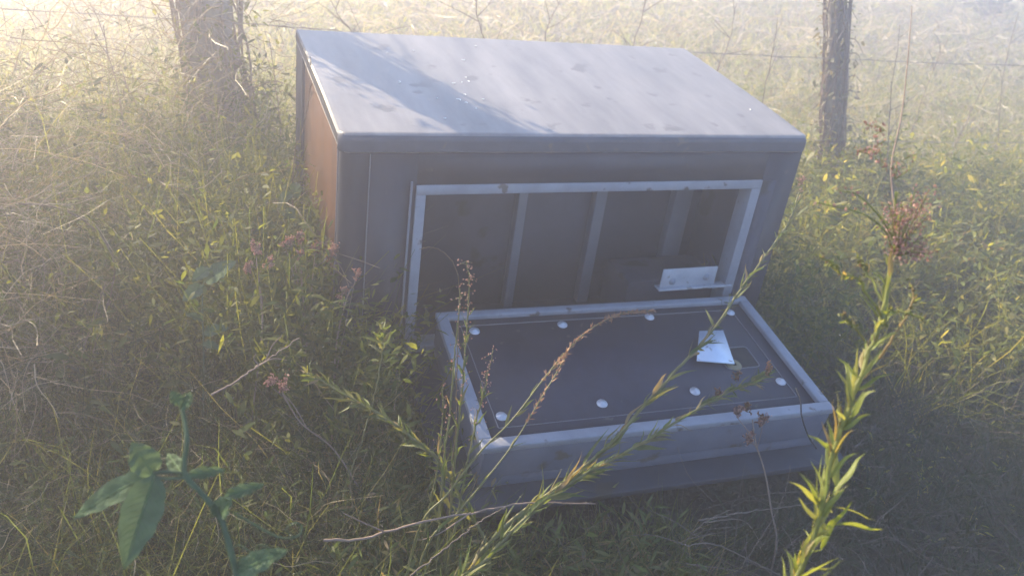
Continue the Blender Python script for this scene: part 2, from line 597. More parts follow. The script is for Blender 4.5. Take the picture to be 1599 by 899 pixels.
    b.build('jamb_strip', M_lining, cab)
    # lined inside
    b = MB()
    b.box(OX0 - 0.03, OX1 + 0.05, 0.335, 0.35, 0.18, 0.84)
    b.box(OX0 - 0.04, OX0 - 0.03, 0.031, 0.35, 0.18, 0.84)
    b.box(OX1 + 0.05, OX1 + 0.06, 0.031, 0.35, 0.18, 0.84)
    b.box(OX0 - 0.03, OX1 + 0.05, 0.031, 0.335, 0.20, 0.21)
    b.box(OX0 - 0.03, OX1 + 0.05, 0.031, 0.335, 0.82, 0.83)
    b.build('lining', M_lining, cab)
    for x0, x1 in ((0.593, 0.622), (0.852, 0.889), (1.137, 1.200)):
        b = MB()
        b.box(x0, x1, 0.30, 0.334, 0.211, 0.819)
        b.build('stud', M_liner_stud, cab, bevel=0.002)
    b = MB()
    b.box(0.93, 1.25, 0.14, 0.298, 0.215, 0.372)
    b.build('inner_shelf', M_lining, cab, bevel=0.003)

    # ---- open door, hinged at the sill, hanging 7.5 degrees below level
    al = math.atan2(0.0637, 0.482)
    Md = Matrix.Translation((0, -0.012, 0.278)) @ Matrix.Rotation(al, 4, 'X')   # local -y runs out of the opening
    Sh = Matrix(((1, 0.043, 0, 0), (-0.0177, 1, 0, 0.0045), (-0.0073, 0, 1, 0.0018), (0, 0, 0, 1)))
    Md = Sh @ Md
    L = 0.487
    door = None
    PX0, PX1 = 0.262, 1.219
    TOP = 0.141
    # outer skin (below) and plug
    b = MB()
    b.box(PX0 + 0.006, PX1 - 0.006, -L + 0.006, -0.006, 0.0005, 0.035, Md)
    b.box(PX0 + 0.002, PX1 - 0.002, -L + 0.002, -0.004, 0.0365, TOP - 0.019, Md)
    door = b.build('door', M_door, cab, bevel=0.003)
    b = MB()
    b.box(0.185, 1.285, -L - 0.060, -0.004, -0.018, 0.0, Md)
    b.build('door_skin', M_skin, door, bevel=0.003)
    # rim: angle frame, mitred look by butted pieces
    b = MB()
    rw = 0.030
    z0, z1 = TOP - 0.018, TOP
    b.box(PX0 - 0.004, PX1 + 0.004, -L, -L + rw, z0, z1, Md)
    b.box(PX0 - 0.004, PX1 + 0.004, -rw * 0.8, 0.0, z0, z1, Md)
    b.box(PX0 - 0.004, PX0 + rw - 0.004, -L + rw + 0.0005, -rw * 0.8 - 0.0005, z0, z1, Md)
    b.box(PX1 - rw + 0.004, PX1 + 0.004, -L + rw + 0.0005, -rw * 0.8 - 0.0005, z0, z1, Md)
    b.build('rim', M_frame, door, bevel=0.003)
    b = MB()
    zp = TOP - 0.013
    b.box(PX0 + rw - 0.003, PX1 - rw + 0.003, -L + rw + 0.001, -rw * 0.8 - 0.001, z0 - 0.0005, zp, Md)
    b.build('inner_panel', M_panel, door)
    # seam running through the fasteners
    b = MB()
    zq = zp + 0.0006
    xa, xb, ya, yb = PX0 + 0.055, PX1 - 0.068, -L + 0.068, -0.050
    for p0, p1 in (((xa, ya), (xb, ya)), ((xb, ya), (xb, yb)), ((xb, yb), (xa, yb)), ((xa, yb), (xa, ya))):
        q = xf(Md, np.array([[p0[0], p0[1], zq], [p1[0], p1[1], zq]]))
        b.tube(np.array(q), 0.0012, 5)
    b.build('panel_seam', M_seam, door)
    Mi = np.array(Md.inverted())

    def onpanel(px, py, h):
        r = ray(px, py)
        o = Mi[:3, :3] @ CAM + Mi[:3, 3]
        d = Mi[:3, :3] @ r
        t = (h - o[2]) / d[2]
        return (o + d * t)[:2]
    for px, py in [(783, 650), (940, 630), (1085, 611), (1219, 596), (1140, 488), (1014, 495), (878, 507), (741, 517)]:
        x, y = onpanel(px, py, zp)
        b = MB()
        pr = [(0.0, 0.0075), (0.005, 0.007), (0.0065, 0.004), (0.0125, 0.0035), (0.014, 0.0015), (0.0142, 0.0002)]
        ns = 20
        V = [(x + r * math.cos(a) + 1e-5, y + r * math.sin(a), zp + h) for r, h in pr for a in np.arange(ns) * 2 * PI / ns]
        F = [[i * ns + j, i * ns + (j + 1) % ns, (i + 1) * ns + (j + 1) % ns, (i + 1) * ns + j] for i in range(len(pr) - 1) for j in range(ns)]
        V = xf(Md, np.array(V))
        b.add(V, [f[::-1] for f in F])
        b.build('washer', M_washer, door, smooth=True)
    # latch plate, slightly lifted
    pts = [onpanel(*p, zp + 0.016) for p in [(1092, 517), (1129, 516), (1147, 568), (1088, 563)]]
    V = [(p[0], p[1], zp + 0.016 + k) for k in (-0.0015, 0.0015) for p in pts]
    b = MB()
    b.add(xf(Md, np.array(V)), [[0, 1, 2, 3], [7, 6, 5, 4], [0, 4, 5, 1], [1, 5, 6, 2], [2, 6, 7, 3], [3, 7, 4, 0]])
    cx = sum(p[0] for p in pts) / 4
    cy_ = sum(p[1] for p in pts) / 4
    b.box(cx - 0.01, cx + 0.01, cy_ - 0.01, cy_ + 0.01, zp + 0.0002, zp + 0.0142, Md)
    tag(b.build('latch_plate', M_skyplate, door), 'latch plate with sky reflection painted into its colour')
    # latch recess: rounded raised lip, flat dark sheet painted in for the hollow's shade
    pts = np.array([onpanel(*p, zp) for p in [(1137, 537), (1160, 537), (1185, 579), (1121, 583)]])
    c = pts.mean(0)
    hx, hy = 0.052, 0.042
    b = MB()
    ring = []
    for q, (sx, sy) in enumerate(((1, 1), (-1, 1), (-1, -1), (1, -1))):
        for a in np.linspace(0, PI / 2, 5):
            aa = a + q * PI / 2
            ring.append((c[0] + sx * (hx - 0.012) + 0.012 * math.cos(aa), c[1] + sy * (hy - 0.012) + 0.012 * math.sin(aa), zp + 0.001))
    ring.append(ring[0])
    b.tube(xf(Md, np.array(ring)), 0.0016, 5)
    b.build('recess_lip', M_seam, door)
    b = MB()
    b.box(c[0] - hx + 0.003, c[0] + hx - 0.003, c[1] - hy + 0.003, c[1] + hy - 0.003, zp - 0.004, zp + 0.0008, Md)
    b.build('recess_shade', M_dark, door)
    x, y = onpanel(1146, 570, zp)
    b = MB()
    ns = 18
    V = [(x + r * math.cos(a), y + r * math.sin(a), zp + h) for r, h in ((0.006, 0.0042), (0.020, 0.0038), (0.0225, 0.0009)) for a in np.arange(ns) * 2 * PI / ns]
    F = [[i * ns + j, i * ns + (j + 1) % ns, (i + 1) * ns + (j + 1) % ns, (i + 1) * ns + j][::-1] for i in range(2) for j in range(ns)]
    b.add(xf(Md, np.array(V)), F)
    b.build('latch_disc', M_tan, door, smooth=True)
    # bracket standing on the far rim, with two bolts
    b = MB()
    b.box(0.944, 1.196, -0.010, 0.022, 0.4205, 0.4265)
    b.box(0.952, 1.140, 0.004, 0.008, 0.4265, 0.486)
    br = b.build('bracket', M_skyplate if False else metal('bracket_zinc', (0.32, 0.33, 0.38), (0.44, 0.45, 0.50), 0.45, 12, met=0.2, spots=(30, 0.62, (0.22, 0.20, 0.19))), cab, bevel=0.001)
    for px in (1050, 1103):
        c = at(px, 440 if px < 1080 else 433, y=0.003)
        b = MB()
        ns = 16
        V = [(c[0] + r * math.cos(a), 0.003 - h, c[2] + r * math.sin(a)) for r, h in ((0.002, 0.006), (0.007, 0.005), (0.0075, 0.001), (0.011, 0.0008), (0.0115, -0.001)) for a in np.arange(ns) * 2 * PI / ns]
        F = [[i * ns + j, i * ns + (j + 1) % ns, (i + 1) * ns + (j + 1) % ns, (i + 1) * ns + j] for i in range(4) for j in range(ns)]
        b.add(V, F)
        b.build('bolt', M_frame, br, smooth=True)
    # cable hanging over the near right of the rim
    b = MB()
    b.tube(spline([at(1243, 606, d=1.93) , at(1250, 625, d=1.885), at(1252, 650, d=1.875), at(1262, 680, d=1.88), at(1275, 700, d=1.89)], 14), 0.0018, 5)
    b.build('cord', M_dark, door)


cabinet()


# ------------------------------------------------------------------ fence
def barbwire(P, label):
    t = empty('fence_wire', P[0], label, 'wire', 'barbed wires strung behind the cabinet')
    path = spline(P, 90)
    path[:, 2] += rng.normal(0, 0.0015, 90)
    T = unit(np.gradient(path, axis=0))
    ph = np.linspace(0, 90, 90)
    b = MB()
    for s in (0, PI):
        q = path + np.stack([0 * ph, np.cos(ph + s), np.sin(ph + s)], 1) * 0.0016
        b.tube(q, 0.0011, 4)
    b.build('strand', M_wire, t)
    b = MB()
    for k in range(6, 86, 5):
        c = path[k]
        for a in (0.5, 2.2, 3.7, 5.3):
            v = np.array([0.3, math.cos(a), math.sin(a)])
            b.tube([c - v * 0.003, c + v * 0.016], [0.0014, 0.0007], 3)
    b.build('barb', M_wire, t)


FY = 1.2
barbwire([(-4, FY + 0.1, 0.86), (-0.3, FY, 0.86), (0.6, FY - 0.01, 0.835), (2.33, FY, 0.833), (3.6, FY, 0.842), (6.5, FY + 0.1, 0.85)], 'topmost rusty barbed wire strung just above the cabinet lid')
barbwire([(-4, FY + 0.1, 0.55), (-0.25, FY - 0.005, 0.545), (0.8, FY, 0.50), (2.5, FY - 0.005, 0.455), (3.6, FY, 0.445), (6.5, FY, 0.45)], 'lower rusty barbed wire half hidden in weeds behind the cabinet')


def noisytube(mb, pts, rads, sides, amp, n=30):
    path = spline(pts, n)
    rr = np.interp(np.linspace(0, 1, n), np.linspace(0, 1, len(rads)), rads)
    T = unit(np.gradient(path, axis=0))
    A = unit(np.cross(T, [0.2, 1, 0.1]))
    B = np.cross(T, A)
    an = np.arange(sides) * 2 * PI / sides
    R2 = rr[:, None] * (1 + amp * np.sin(3 * an[None] + 0.7) + amp * rng.normal(0, 0.6, (n, sides)))
    V = path[:, None] + R2[..., None] * (A[:, None] * np.cos(an)[None, :, None] + B[:, None] * np.sin(an)[None, :, None])
    i = np.arange(n - 1)[:, None] * sides
    j = np.arange(sides)[None]
    j2 = (j + 1) % sides
    mb.add(V.reshape(-1, 3), np.stack([i + j, i + j2, i + sides + j2, i + sides + j], -1).reshape(-1, 4))
    return path


def creeper_post(base, top, r0, r1, label, nleaf, spread, nbranch=10, mat=None):
    base, top = np.array(base, float), np.array(top, float)
    t = empty('overgrown_post', base, label, 'post', None)
    b = MB()
    path = noisytube(b, [base, base * 0.6 + top * 0.4 + [0.015, 0.01, 0], top], [r0, (r0 + r1) / 2, r1], 12, 0.10)
    b.build('trunk', M_bark, t, smooth=True)
    b = MB()
    for k in range(nbranch):
        a0 = rng.uniform(0, 6.28)
        i0 = rng.integers(0, 12)
        pts = []
        for q in range(6):
            i = min(29, i0 + q * 4)
            a = a0 + q * rng.uniform(0.3, 0.9)
            rad = (r0 + 0.006) * rng.uniform(0.9, 1.35)
            pts.append(path[i] + np.array([math.cos(a), math.sin(a), 0]) * rad)
        b.tube(spline(pts, 20), 0.004, 5)
        e = pts[rng.integers(2, 5)]
        dv = np.array([rng.normal(), rng.normal(), rng.uniform(-0.3, 0.9)])
        b.tube(spline([e, e + unit(dv) * spread * 0.6, e + unit(dv) * spread * 1.2 + [0, 0, -0.05]], 8), np.linspace(0.003, 0.001, 8), 4)
    b.build('creeper_stem', G_twig, t)
    b = MB()
    i = rng.integers(0, 30, nleaf)
    off = rng.normal(0, 1, (nleaf, 3))
    off[:, 2] *= 0.5
    C = path[i] + unit(off) * (r0 + np.abs(rng.normal(0, spread * 0.45, (nleaf, 1))))
    d = unit(off * 0.35 + [0, 0, -0.1] + rng.normal(0, 0.8, (nleaf, 3)))
    ribbons(b, C, d, rng.uniform(0.012, 0.04, nleaf), rng.uniform(0.006, 0.018, nleaf), 0.3, 3, 'leaf', curl=0.8)
    b.build('crown', mat or G_leafy, t)
    return t


creeper_post((-0.17, 1.22, -0.03), (-0.32, 1.20, 1.86), 0.088, 0.075, 'thick left fence post smothered in grey creeper beside the cabinet', 2600, 0.13, 22)
creeper_post((2.72, 1.24, -0.03), (2.22, 1.2, 1.42), 0.043, 0.036, 'leaning right fence post wrapped in dead creeper beyond the cabinet lid', 1700, 0.075, 24, G_creep)


# ------------------------------------------------------------------ ground cover (nobody could count it)
def keepout(x, y, m=0.02):
    a = (x > -m) & (x < W_ + m) & (y > -m) & (y < D_ + m)
    b = (x > 0.185 - m) & (x < 1.285 + m) & (y > -0.575 - m) & (y < 0.1)
    return ~(a | b)


def scatter(n, x0, x1, y0, y1, clump=0.0, m=0.02):
    P = np.stack([rng.uniform(x0, x1, n), rng.uniform(y0, y1, n)], 1)
    if clump:
        f = np.sin(P[:, 0] * 5.1 + 1) * np.sin(P[:, 1] * 4.3 + 2) + 0.6 * np.sin(P[:, 0] * 11 + P[:, 1] * 7)
        P = P[rng.uniform(-1.5, 1.5, len(P)) < f + (1.0 - clump) * 1.5]
    P = P[keepout(P[:, 0], P[:, 1], m)]
    return P


def ground3(P):
    return np.column_stack([P, hgt(P[:, 0], P[:, 1]) - 0.01])


def tuft(mb, P, h0, h1, w0, w1, lean=0.35, bend=(0.1, 0.6), K=4, wig=0.02, prof='grass'):
    n = len(P)
    B = ground3(P)
    d = np.column_stack([rng.normal(0, lean, n), rng.normal(0, lean, n), np.ones(n)])
    ribbons(mb, B, d, rng.uniform(h0, h1, n), rng.uniform(w0, w1, n), rng.uniform(*bend, n), K, prof, wig)


def leaf_cloud(mb, P, hmin, hmax, per, l0, l1, aspect=0.35, spread=0.09):
    """short side leaves held along unseen thin stems; stems are added too"""
    n = len(P)
    B = ground3(P)
    H = rng.uniform(hmin, hmax, n)
    d = unit(np.column_stack([rng.normal(0, 0.22, n), rng.normal(0, 0.22, n), np.ones(n)]))
    ribbons(mb, B, d, H, 0.0032, 0.12, 5, 'stalk', 0.02)
    s = rng.uniform(0.25, 1.0, (n, per))
    bv = np.array([0, 0, -1.0])
    C = B[:, None] + (d[:, None] * s[..., None] + 0.12 * bv * (s ** 2)[..., None]) * H[:, None, None] + rng.normal(0, 0.012, (n, per, 3))
    C = C.reshape(-1, 3)
    dd = rng.normal(0, 1, C.shape) * [1, 1, 0.6] + [0, 0, 0.25]
    L = rng.uniform(l0, l1, len(C))
    ribbons(mb, C, dd, L, L * aspect * rng.uniform(0.6, 1.2, len(C)), rng.uniform(0, 0.5, len(C)), 3, 'leaf')


def straw(mb, P, z0, z1, l0, l1, w=0.0025, flat=0.35, K=7, wig=0.10):
    n = len(P)
    B = ground3(P)
    B[:, 2] += rng.uniform(z0, z1, n)
    a = rng.uniform(0, 2 * PI, n)
    d = np.column_stack([np.cos(a), np.sin(a), rng.normal(flat, 0.5, n)])
    ribbons(mb, B, d, rng.uniform(l0, l1, n), rng.uniform(w * 0.6, w * 1.4, n), rng.uniform(0, 0.5, n), K, 'stalk', wig)


def stuff(name, mb, m, label, cat):
    return tag(mb.build(name, m), label, cat, kind='stuff')


# sunlit field beyond the fence
b = MB()
def wedge(n, y0, y1):
    y = y0 + (y1 - y0) * rng.uniform(0, 1, n) ** 1.3
    x = rng.uniform(-1.5 - (y - y0) * 0.25, 1.6 + (y + 1.9) * 1.25)
    return np.stack([x, y], 1)
P = wedge(26000, 1.28, 3.4)
tuft(b, P, 0.10, 0.38, 0.003, 0.007, 0.4, (0.1, 0.7))
P = wedge(24000, 3.2, 8)
tuft(b, P, 0.10, 0.32, 0.006, 0.012, 0.4, (0.1, 0.7), 3)
P = wedge(18000, 7.5, 22)
tuft(b, P, 0.12, 0.4, 0.012, 0.035, 0.4, (0.1, 0.7), 3)
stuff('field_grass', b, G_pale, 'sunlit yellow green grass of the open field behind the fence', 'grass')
b = MB()
leaf_cloud(b, wedge(2600, 1.25, 3.2), 0.12, 0.45, 10, 0.018, 0.045)
leaf_cloud(b, wedge(1600, 3.0, 8.0), 0.12, 0.38, 9, 0.03, 0.07)
stuff('field_weeds', b, G_bright, 'low leafy bright weeds mixed through the sunlit field', 'weeds')
b = MB()
straw(b, wedge(6500, 1.25, 4.0), 0.05, 0.4, 0.10, 0.35, 0.004)
straw(b, wedge(5000, 4.0, 12.0), 0.05, 0.35, 0.2, 0.5, 0.011)
stuff('field_straw', b, G_pstraw, 'pale dry straw tangled over the sunlit field', 'dry grass')

# thicket left of the cabinet
b = MB()
def left(n, x0=-1.9, x1=-0.03, y0=-0.6, y1=1.5, c=0.3):
    return scatter(n, x0, x1, y0, y1, c)
leaf_cloud(b, left(3200, x0=-1.7, y0=0.2), 0.42, 0.82, 26, 0.010, 0.030)
leaf_cloud(b, scatter(620, -0.42, -0.03, -0.05, 0.6), 0.42, 0.78, 28, 0.012, 0.034)
leaf_cloud(b, scatter(170, -0.22, -0.01, 0.15, 0.65, 0, 0.005), 0.62, 0.84, 26, 0.014, 0.036)
leaf_cloud(b, scatter(260, -0.16, -0.01, -0.2, 0.35, 0, 0.005), 0.50, 0.72, 26, 0.014, 0.038)
leaf_cloud(b, scatter(230, -0.10, 0.12, -0.28, -0.02, 0, 0.005), 0.30, 0.56, 22, 0.014, 0.036)
leaf_cloud(b, scatter(220, 1.34, 1.56, -0.15, 0.6, 0, 0.01), 0.28, 0.62, 24, 0.014, 0.04)
leaf_cloud(b, scatter(170, -0.55, -0.02, 0.85, 1.15), 0.6, 0.95, 26, 0.014, 0.04)
leaf_cloud(b, scatter(120, 2.25, 3.0, 0.9, 1.18), 0.3, 0.62, 24, 0.016, 0.045)
stuff('weed_thicket', b, G_leafy, 'dense tangled small leaved weeds filling the left side of the cabinet', 'weeds')
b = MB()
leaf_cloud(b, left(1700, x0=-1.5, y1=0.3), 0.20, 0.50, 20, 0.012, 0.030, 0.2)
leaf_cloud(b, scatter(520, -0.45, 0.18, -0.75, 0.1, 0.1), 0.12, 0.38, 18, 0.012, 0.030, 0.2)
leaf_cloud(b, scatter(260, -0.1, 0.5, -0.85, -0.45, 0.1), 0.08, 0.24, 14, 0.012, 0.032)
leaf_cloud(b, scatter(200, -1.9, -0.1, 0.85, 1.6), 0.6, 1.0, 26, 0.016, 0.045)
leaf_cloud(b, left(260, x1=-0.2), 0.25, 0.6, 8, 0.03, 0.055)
stuff('low_weeds', b, G_shadeweed, 'low leafy weeds, darkened in colour to stand for shade, carpeting the near left foreground', 'weeds')
b = MB()
tuft(b, left(16000, y0=-0.9), 0.2, 0.6, 0.0025, 0.005, 0.4, (0.1, 0.8), 5, 0.04)
tuft(b, left(4200, y0=0.3), 0.45, 0.95, 0.0025, 0.005, 0.3, (0.1, 0.5), 5, 0.04)
tuft(b, scatter(2600, -0.1, 0.3, -0.75, -0.3, 0.1), 0.15, 0.38, 0.003, 0.006, 0.3, (0.1, 0.7), 5, 0.04)
tuft(b, scatter(9000, -0.5, 0.75, -1.1, -0.45, 0.1), 0.08, 0.26, 0.0025, 0.0055, 0.45, (0.1, 0.8), 5, 0.04)
tuft(b, scatter(900, -1.9, -0.05, 0.8, 1.6), 0.5, 1.1, 0.003, 0.006, 0.25, (0.1, 0.5), 6, 0.04)
stuff('tall_grass', b, G_field, 'tall mixed green grass growing through the left thicket', 'grass')
b = MB()
straw(b, left(2600, x1=-0.1, y0=0.1), 0.05, 0.72, 0.10, 0.34, 0.0022)
straw(b, left(1800, x1=0.1, y1=0.1), 0.02, 0.35, 0.08, 0.25, 0.0016, 0.3, 7, 0.14)
straw(b, scatter(900, -1.9, -0.75, 0.0, 1.3), 0.2, 0.85, 0.15, 0.5, 0.0028)
straw(b, scatter(900, -1.9, -0.15, 0.7, 1.6), 0.3, 0.95, 0.15, 0.5, 0.0028, 0.5)
straw(b, scatter(2200, -1.5, -0.62, -0.2, 0.9), 0.15, 0.8, 0.10, 0.32, 0.0022, 0.3)
straw(b, scatter(200, -1.5, -0.7, 0.0, 0.9), 0.4, 0.9, 0.15, 0.4, 0.0028, 0.3)
straw(b, scatter(500, -0.6, 0.0, 0.8, 1.17), 0.3, 1.0, 0.12, 0.35, 0.0025, 0.6)
stuff('dead_grass', b, G_dry, 'grey dead grass stems tangled over the left thicket', 'dry grass')

# shaded ground cover right of and in front of the cabinet
b = MB()
tuft(b, scatter(15000, 0.2, 4.5, -1.5, 1.25, 0.2), 0.06, 0.24, 0.002, 0.0045, 0.6, (0.2, 0.9), 5, 0.05)
tuft(b, scatter(10000, 1.3, 3.4, -1.0, 0.5, 0.2), 0.12, 0.36, 0.003, 0.006, 0.4, (0.2, 0.7), 5, 0.05)
tuft(b, scatter(5600, 1.36, 4.5, 0.3, 1.3, 0.2), 0.3, 0.65, 0.0025, 0.005, 0.4, (0.2, 0.7), 5, 0.05)
tuft(b, scatter(1500, 0.15, 1.5, -0.72, -0.56, 0.1, 0.03), 0.10, 0.27, 0.0025, 0.005, 0.3, (0.1, 0.6), 5, 0.05)
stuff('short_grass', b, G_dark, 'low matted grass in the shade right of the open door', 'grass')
b = MB()
leaf_cloud(b, scatter(520, -0.15, 0.62, -1.0, -0.60, 0.1, 0.03), 0.10, 0.27, 14, 0.02, 0.05, 0.2)
tuft(b, scatter(2600, -0.2, 0.75, -1.05, -0.60, 0.1, 0.03), 0.10, 0.28, 0.003, 0.006, 0.3, (0.1, 0.7), 5, 0.05)
tuft(b, scatter(1500, -0.1, 0.18, -0.68, -0.03, 0.1, 0.005), 0.2, 0.42, 0.003, 0.006, 0.25, (0.1, 0.7), 6, 0.05)
leaf_cloud(b, scatter(160, -0.1, 0.17, -0.65, -0.03, 0.1, 0.01), 0.15, 0.40, 16, 0.02, 0.04, 0.25)
stuff('lush_weeds', b, G_weed, 'lush green narrow leaved weeds before the near left door corner', 'weeds')
b = MB()
straw(b, scatter(9000, 0.3, 4.0, -1.3, 0.9), 0.0, 0.20, 0.08, 0.3, 0.0018, 0.1, 7, 0.14)
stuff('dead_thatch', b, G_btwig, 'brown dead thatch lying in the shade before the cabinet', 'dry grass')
b = MB()
leaf_cloud(b, scatter(1500, 1.40, 4.2, 0.35, 1.3, 0.2), 0.3, 0.62, 20, 0.02, 0.05)
leaf_cloud(b, scatter(500, 1.40, 4.2, -1.0, 0.5, 0.3), 0.05, 0.18, 8, 0.012, 0.03)
leaf_cloud(b, scatter(700, 1.9, 4.0, -0.25, 0.7, 0.3), 0.28, 0.52, 18, 0.018, 0.05)
tuft(b, scatter(3500, 1.8, 4.0, -0.3, 0.9, 0.2), 0.25, 0.6, 0.003, 0.006, 0.35, (0.1, 0.7), 6, 0.05)
stuff('fence_weeds', b, G_fweed, 'leafy weeds along the fence right of the cabinet', 'weeds')


# ------------------------------------------------------------------ single plants
def path_px(L, key='y'):
    return np.array([at(px, py, **{key: v}) for px, py, v in L])


def root(P, drop=None):
    """continue a stem down to the soil"""
    p0 = P[0]
    g = hgt(p0[0], p0[1]) - 0.01
    if p0[2] > 0.03:
        d = unit(P[0] - P[1])
        q = p0 + d * min(0.1, p0[2] * 0.4)
        q[2] = max(q[2], g + 0.01)
        e = np.array([q[0] + d[0] * 0.05, q[1] + d[1] * 0.05, g])
        return np.vstack([e, q, P])
    return P


def leafy_stem(P, s0, s1, n, l0, l1, wr=0.16, mbL=None, mbS=None, r=(0.0035, 0.0015), out=0.75, bend=(0.1, 0.6), fold=0.15, prof='lance', nn=60):
    path = spline(P, nn)
    path[3:-1] += np.sin(np.linspace(0, 14, nn - 4))[:, None] * rng.normal(0, 0.0012, 3) + rng.normal(0, 0.0008, (nn - 4, 3))
    if mbS is not None:
        mbS.tube(path, np.linspace(r[0], r[1], nn), 7)
    if n:
        s = np.sort(rng.uniform(s0, s1, n))
        i = (s * (nn - 1)).astype(int)
        T = unit(np.gradient(path, axis=0))[i]
        a = np.arange(n) * 2.4 + rng.normal(0, 0.3, n)
        A = unit(np.cross(T, [0.3, 0.8, 0.2]))
        B = np.cross(T, A)
        rad = A * np.cos(a)[:, None] + B * np.sin(a)[:, None]
        d = unit(T * rng.uniform(0.6, 1.4, (n, 1)) + rad * out * rng.uniform(0.35, 1.25, (n, 1)))
        L = rng.uniform(l0, l1, n) * (1.15 - 0.5 * (s - s0) / max(s1 - s0, 1e-3))
        ribbons(mbL, path[i] + rad * r[0] * 0.5, d, L, L * wr * rng.uniform(0.7, 1.3, n), rng.uniform(*bend, n), 8, prof, 0.05, fold, curl=0.9)
    return path


def seed_spray(mbS, mbG, p, d, L, nb, ng, r=0.0022, spread=0.5):
    """fine branchlets carrying husks"""
    d = unit(d)
    for k in range(nb):
        s = rng.uniform(0, 0.8)
        st = p + d * L * s
        dv = unit(d + rng.normal(0, spread, 3))
        l2 = L * rng.uniform(0.25, 0.55)
        q = spline([st, st + dv * l2 * 0.5, st + dv * l2 + [0, 0, -0.12 * l2]], 6)
        mbS.tube(q, 0.0006, 3)
        t = rng.uniform(0.2, 1, ng)
        C = st + dv * (l2 * t)[:, None] + rng.normal(0, 0.003, (ng, 3))
        grains(mbG, C, rng.uniform(r * 0.6, r * 1.3, ng))


def plant(name, P, label, cat='weed', n=30, l=(0.03, 0.06), s=(0.1, 0.98), wr=0.16, leafm=None, stemm=None, r=(0.0035, 0.0015), extra=None, out=0.75, bend=(0.1, 0.6), group=None, prof='lance'):
    P = root(np.asarray(P))
    t = empty(name, P[0], label, cat, group)
    S, Lf = MB(), MB()
    pth = leafy_stem(P, s[0], s[1], n, l[0], l[1], wr, Lf, S, r, out, bend, prof=prof)
    if extra:
        extra(t, pth, S, Lf)
    S.build('stem', stemm or G_stem, t, smooth=True)
    if Lf.n:
        Lf.build('foliage', leafm or G_weed, t, smooth=True)
    return t


# the bright plant at the right, close to the camera
def ex_right(t, pth, S, Lf):
    sd, br, dry = MB(), MB(), MB()
    D = 1.06
    # side shoots
    for L in ([(1385, 510, D), (1350, 450, D - .03), (1310, 420, D - .05), (1280, 398, D - .07)],
              [(1372, 560, D), (1400, 520, D), (1425, 470, D + .02), (1420, 440, D + .03)],
              [(1368, 530, D), (1385, 490, D - .02), (1415, 488, D - .04), (1440, 496, D - .05)],
              [(1378, 470, D), (1352, 420, D + .02), (1340, 405, D + .03)],
              [(1360, 545, D), (1330, 505, D), (1314, 490, D)]):
        q = path_px(L, 'd')
        pp = leafy_stem(q, 0.35, 1, 18, 0.006, 0.013, 0.3, Lf, S, (0.0018, 0.001), 0.8, nn=20)
        br = MB()
        grains(br, pp[8:] + rng.normal(0, 0.002, pp[8:].shape), 0.0022)
        br.build('bud', G_bright, t)
    for L in ([(1392, 400, D), (1385, 365, D), (1350, 335, D - .02), (1300, 322, D - .03), (1272, 316, D - .03)],
              [(1396, 375, D), (1375, 340, D - .01), (1340, 305, D - .02), (1306, 297, D - .02)],
              [(1398, 330, D), (1392, 260, D), (1408, 180, D + .02), (1418, 90, D + .03), (1424, 10, D + .05)]):
        q = spline(path_px(L, 'd'), 18)
        (S if L[-1][1] > 200 else dry).tube(q, np.linspace(0.0014, 0.0006, 18), 5)
        k = len(q)
        if L[-1][1] > 200:
            C = q[k // 2:] + rng.normal(0, 0.003, q[k // 2:].shape)
            grains(sd, C, 0.0018)
    up = at(1410, 60, d=D + .03) - at(1392, 300, d=D)
    for px, py in ((1396, 210), (1392, 245), (1386, 270), (1395, 288)):
        seed_spray(S, sd, at(px, py, d=D), [rng.normal(-0.5, 0.4), 0.0, 0.25], 0.05, 4, 5, 0.0017, 0.5)
    # brown panicle
    c0 = at(1398, 400, d=D)
    for k in range(32):
        tgt = at(rng.uniform(1382, 1456), rng.uniform(292, 398), d=D + rng.uniform(-.03, .03))
        q = spline([c0 + (tgt - c0) * 0.1, c0 + (tgt - c0) * 0.6 + [0, 0, 0.004], tgt], 8)
        S.tube(q, 0.0007, 3)
        n = 26
        tt = rng.uniform(0.6, 1.05, n)[:, None]
        grains(sd, c0 + (tgt - c0) * tt + rng.normal(0, 0.005, (n, 3)), rng.uniform(0.0007, 0.0018, n))
    sd.build('seed_head', G_seed, t)
    dry.build('dead_tip', G_twig, t, smooth=True)
    lf = MB()
    for (a, b2, wd) in (((1300, 800), (1232, 728), .009), ((1290, 830), (1250, 770), .009), ((1330, 650), (1365, 590), .010), ((1300, 770), (1356, 700), .012), ((1300, 820), (1390, 820), .012),
                        ((1300, 790), (1385, 812), .006), ((1312, 700), (1262, 682), .009), ((1320, 660), (1290, 612), .008), ((1345, 590), (1300, 555), .007), ((1285, 780), (1276, 720), .010),
                        ((1262, 890), (1330, 862), .010), ((1245, 905), (1243, 842), .010), ((1280, 860), (1335, 760), .011), ((1305, 760), (1310, 660), .013), ((1330, 640), (1328, 560), .010), ((1230, 930), (1228, 860), .010)):
        p, q = at(*a, d=1.0 + random.uniform(-.01, .03)), at(*b2, d=1.0 + random.uniform(-.05, .05))
        ribbons(lf, p[None], (q - p)[None], np.linalg.norm(q - p), wd * 0.8, 0.22, 10, 'lance', 0.06, 0.2, curl=0.9)
    lf.build('long_leaf', G_bright, t, smooth=True)


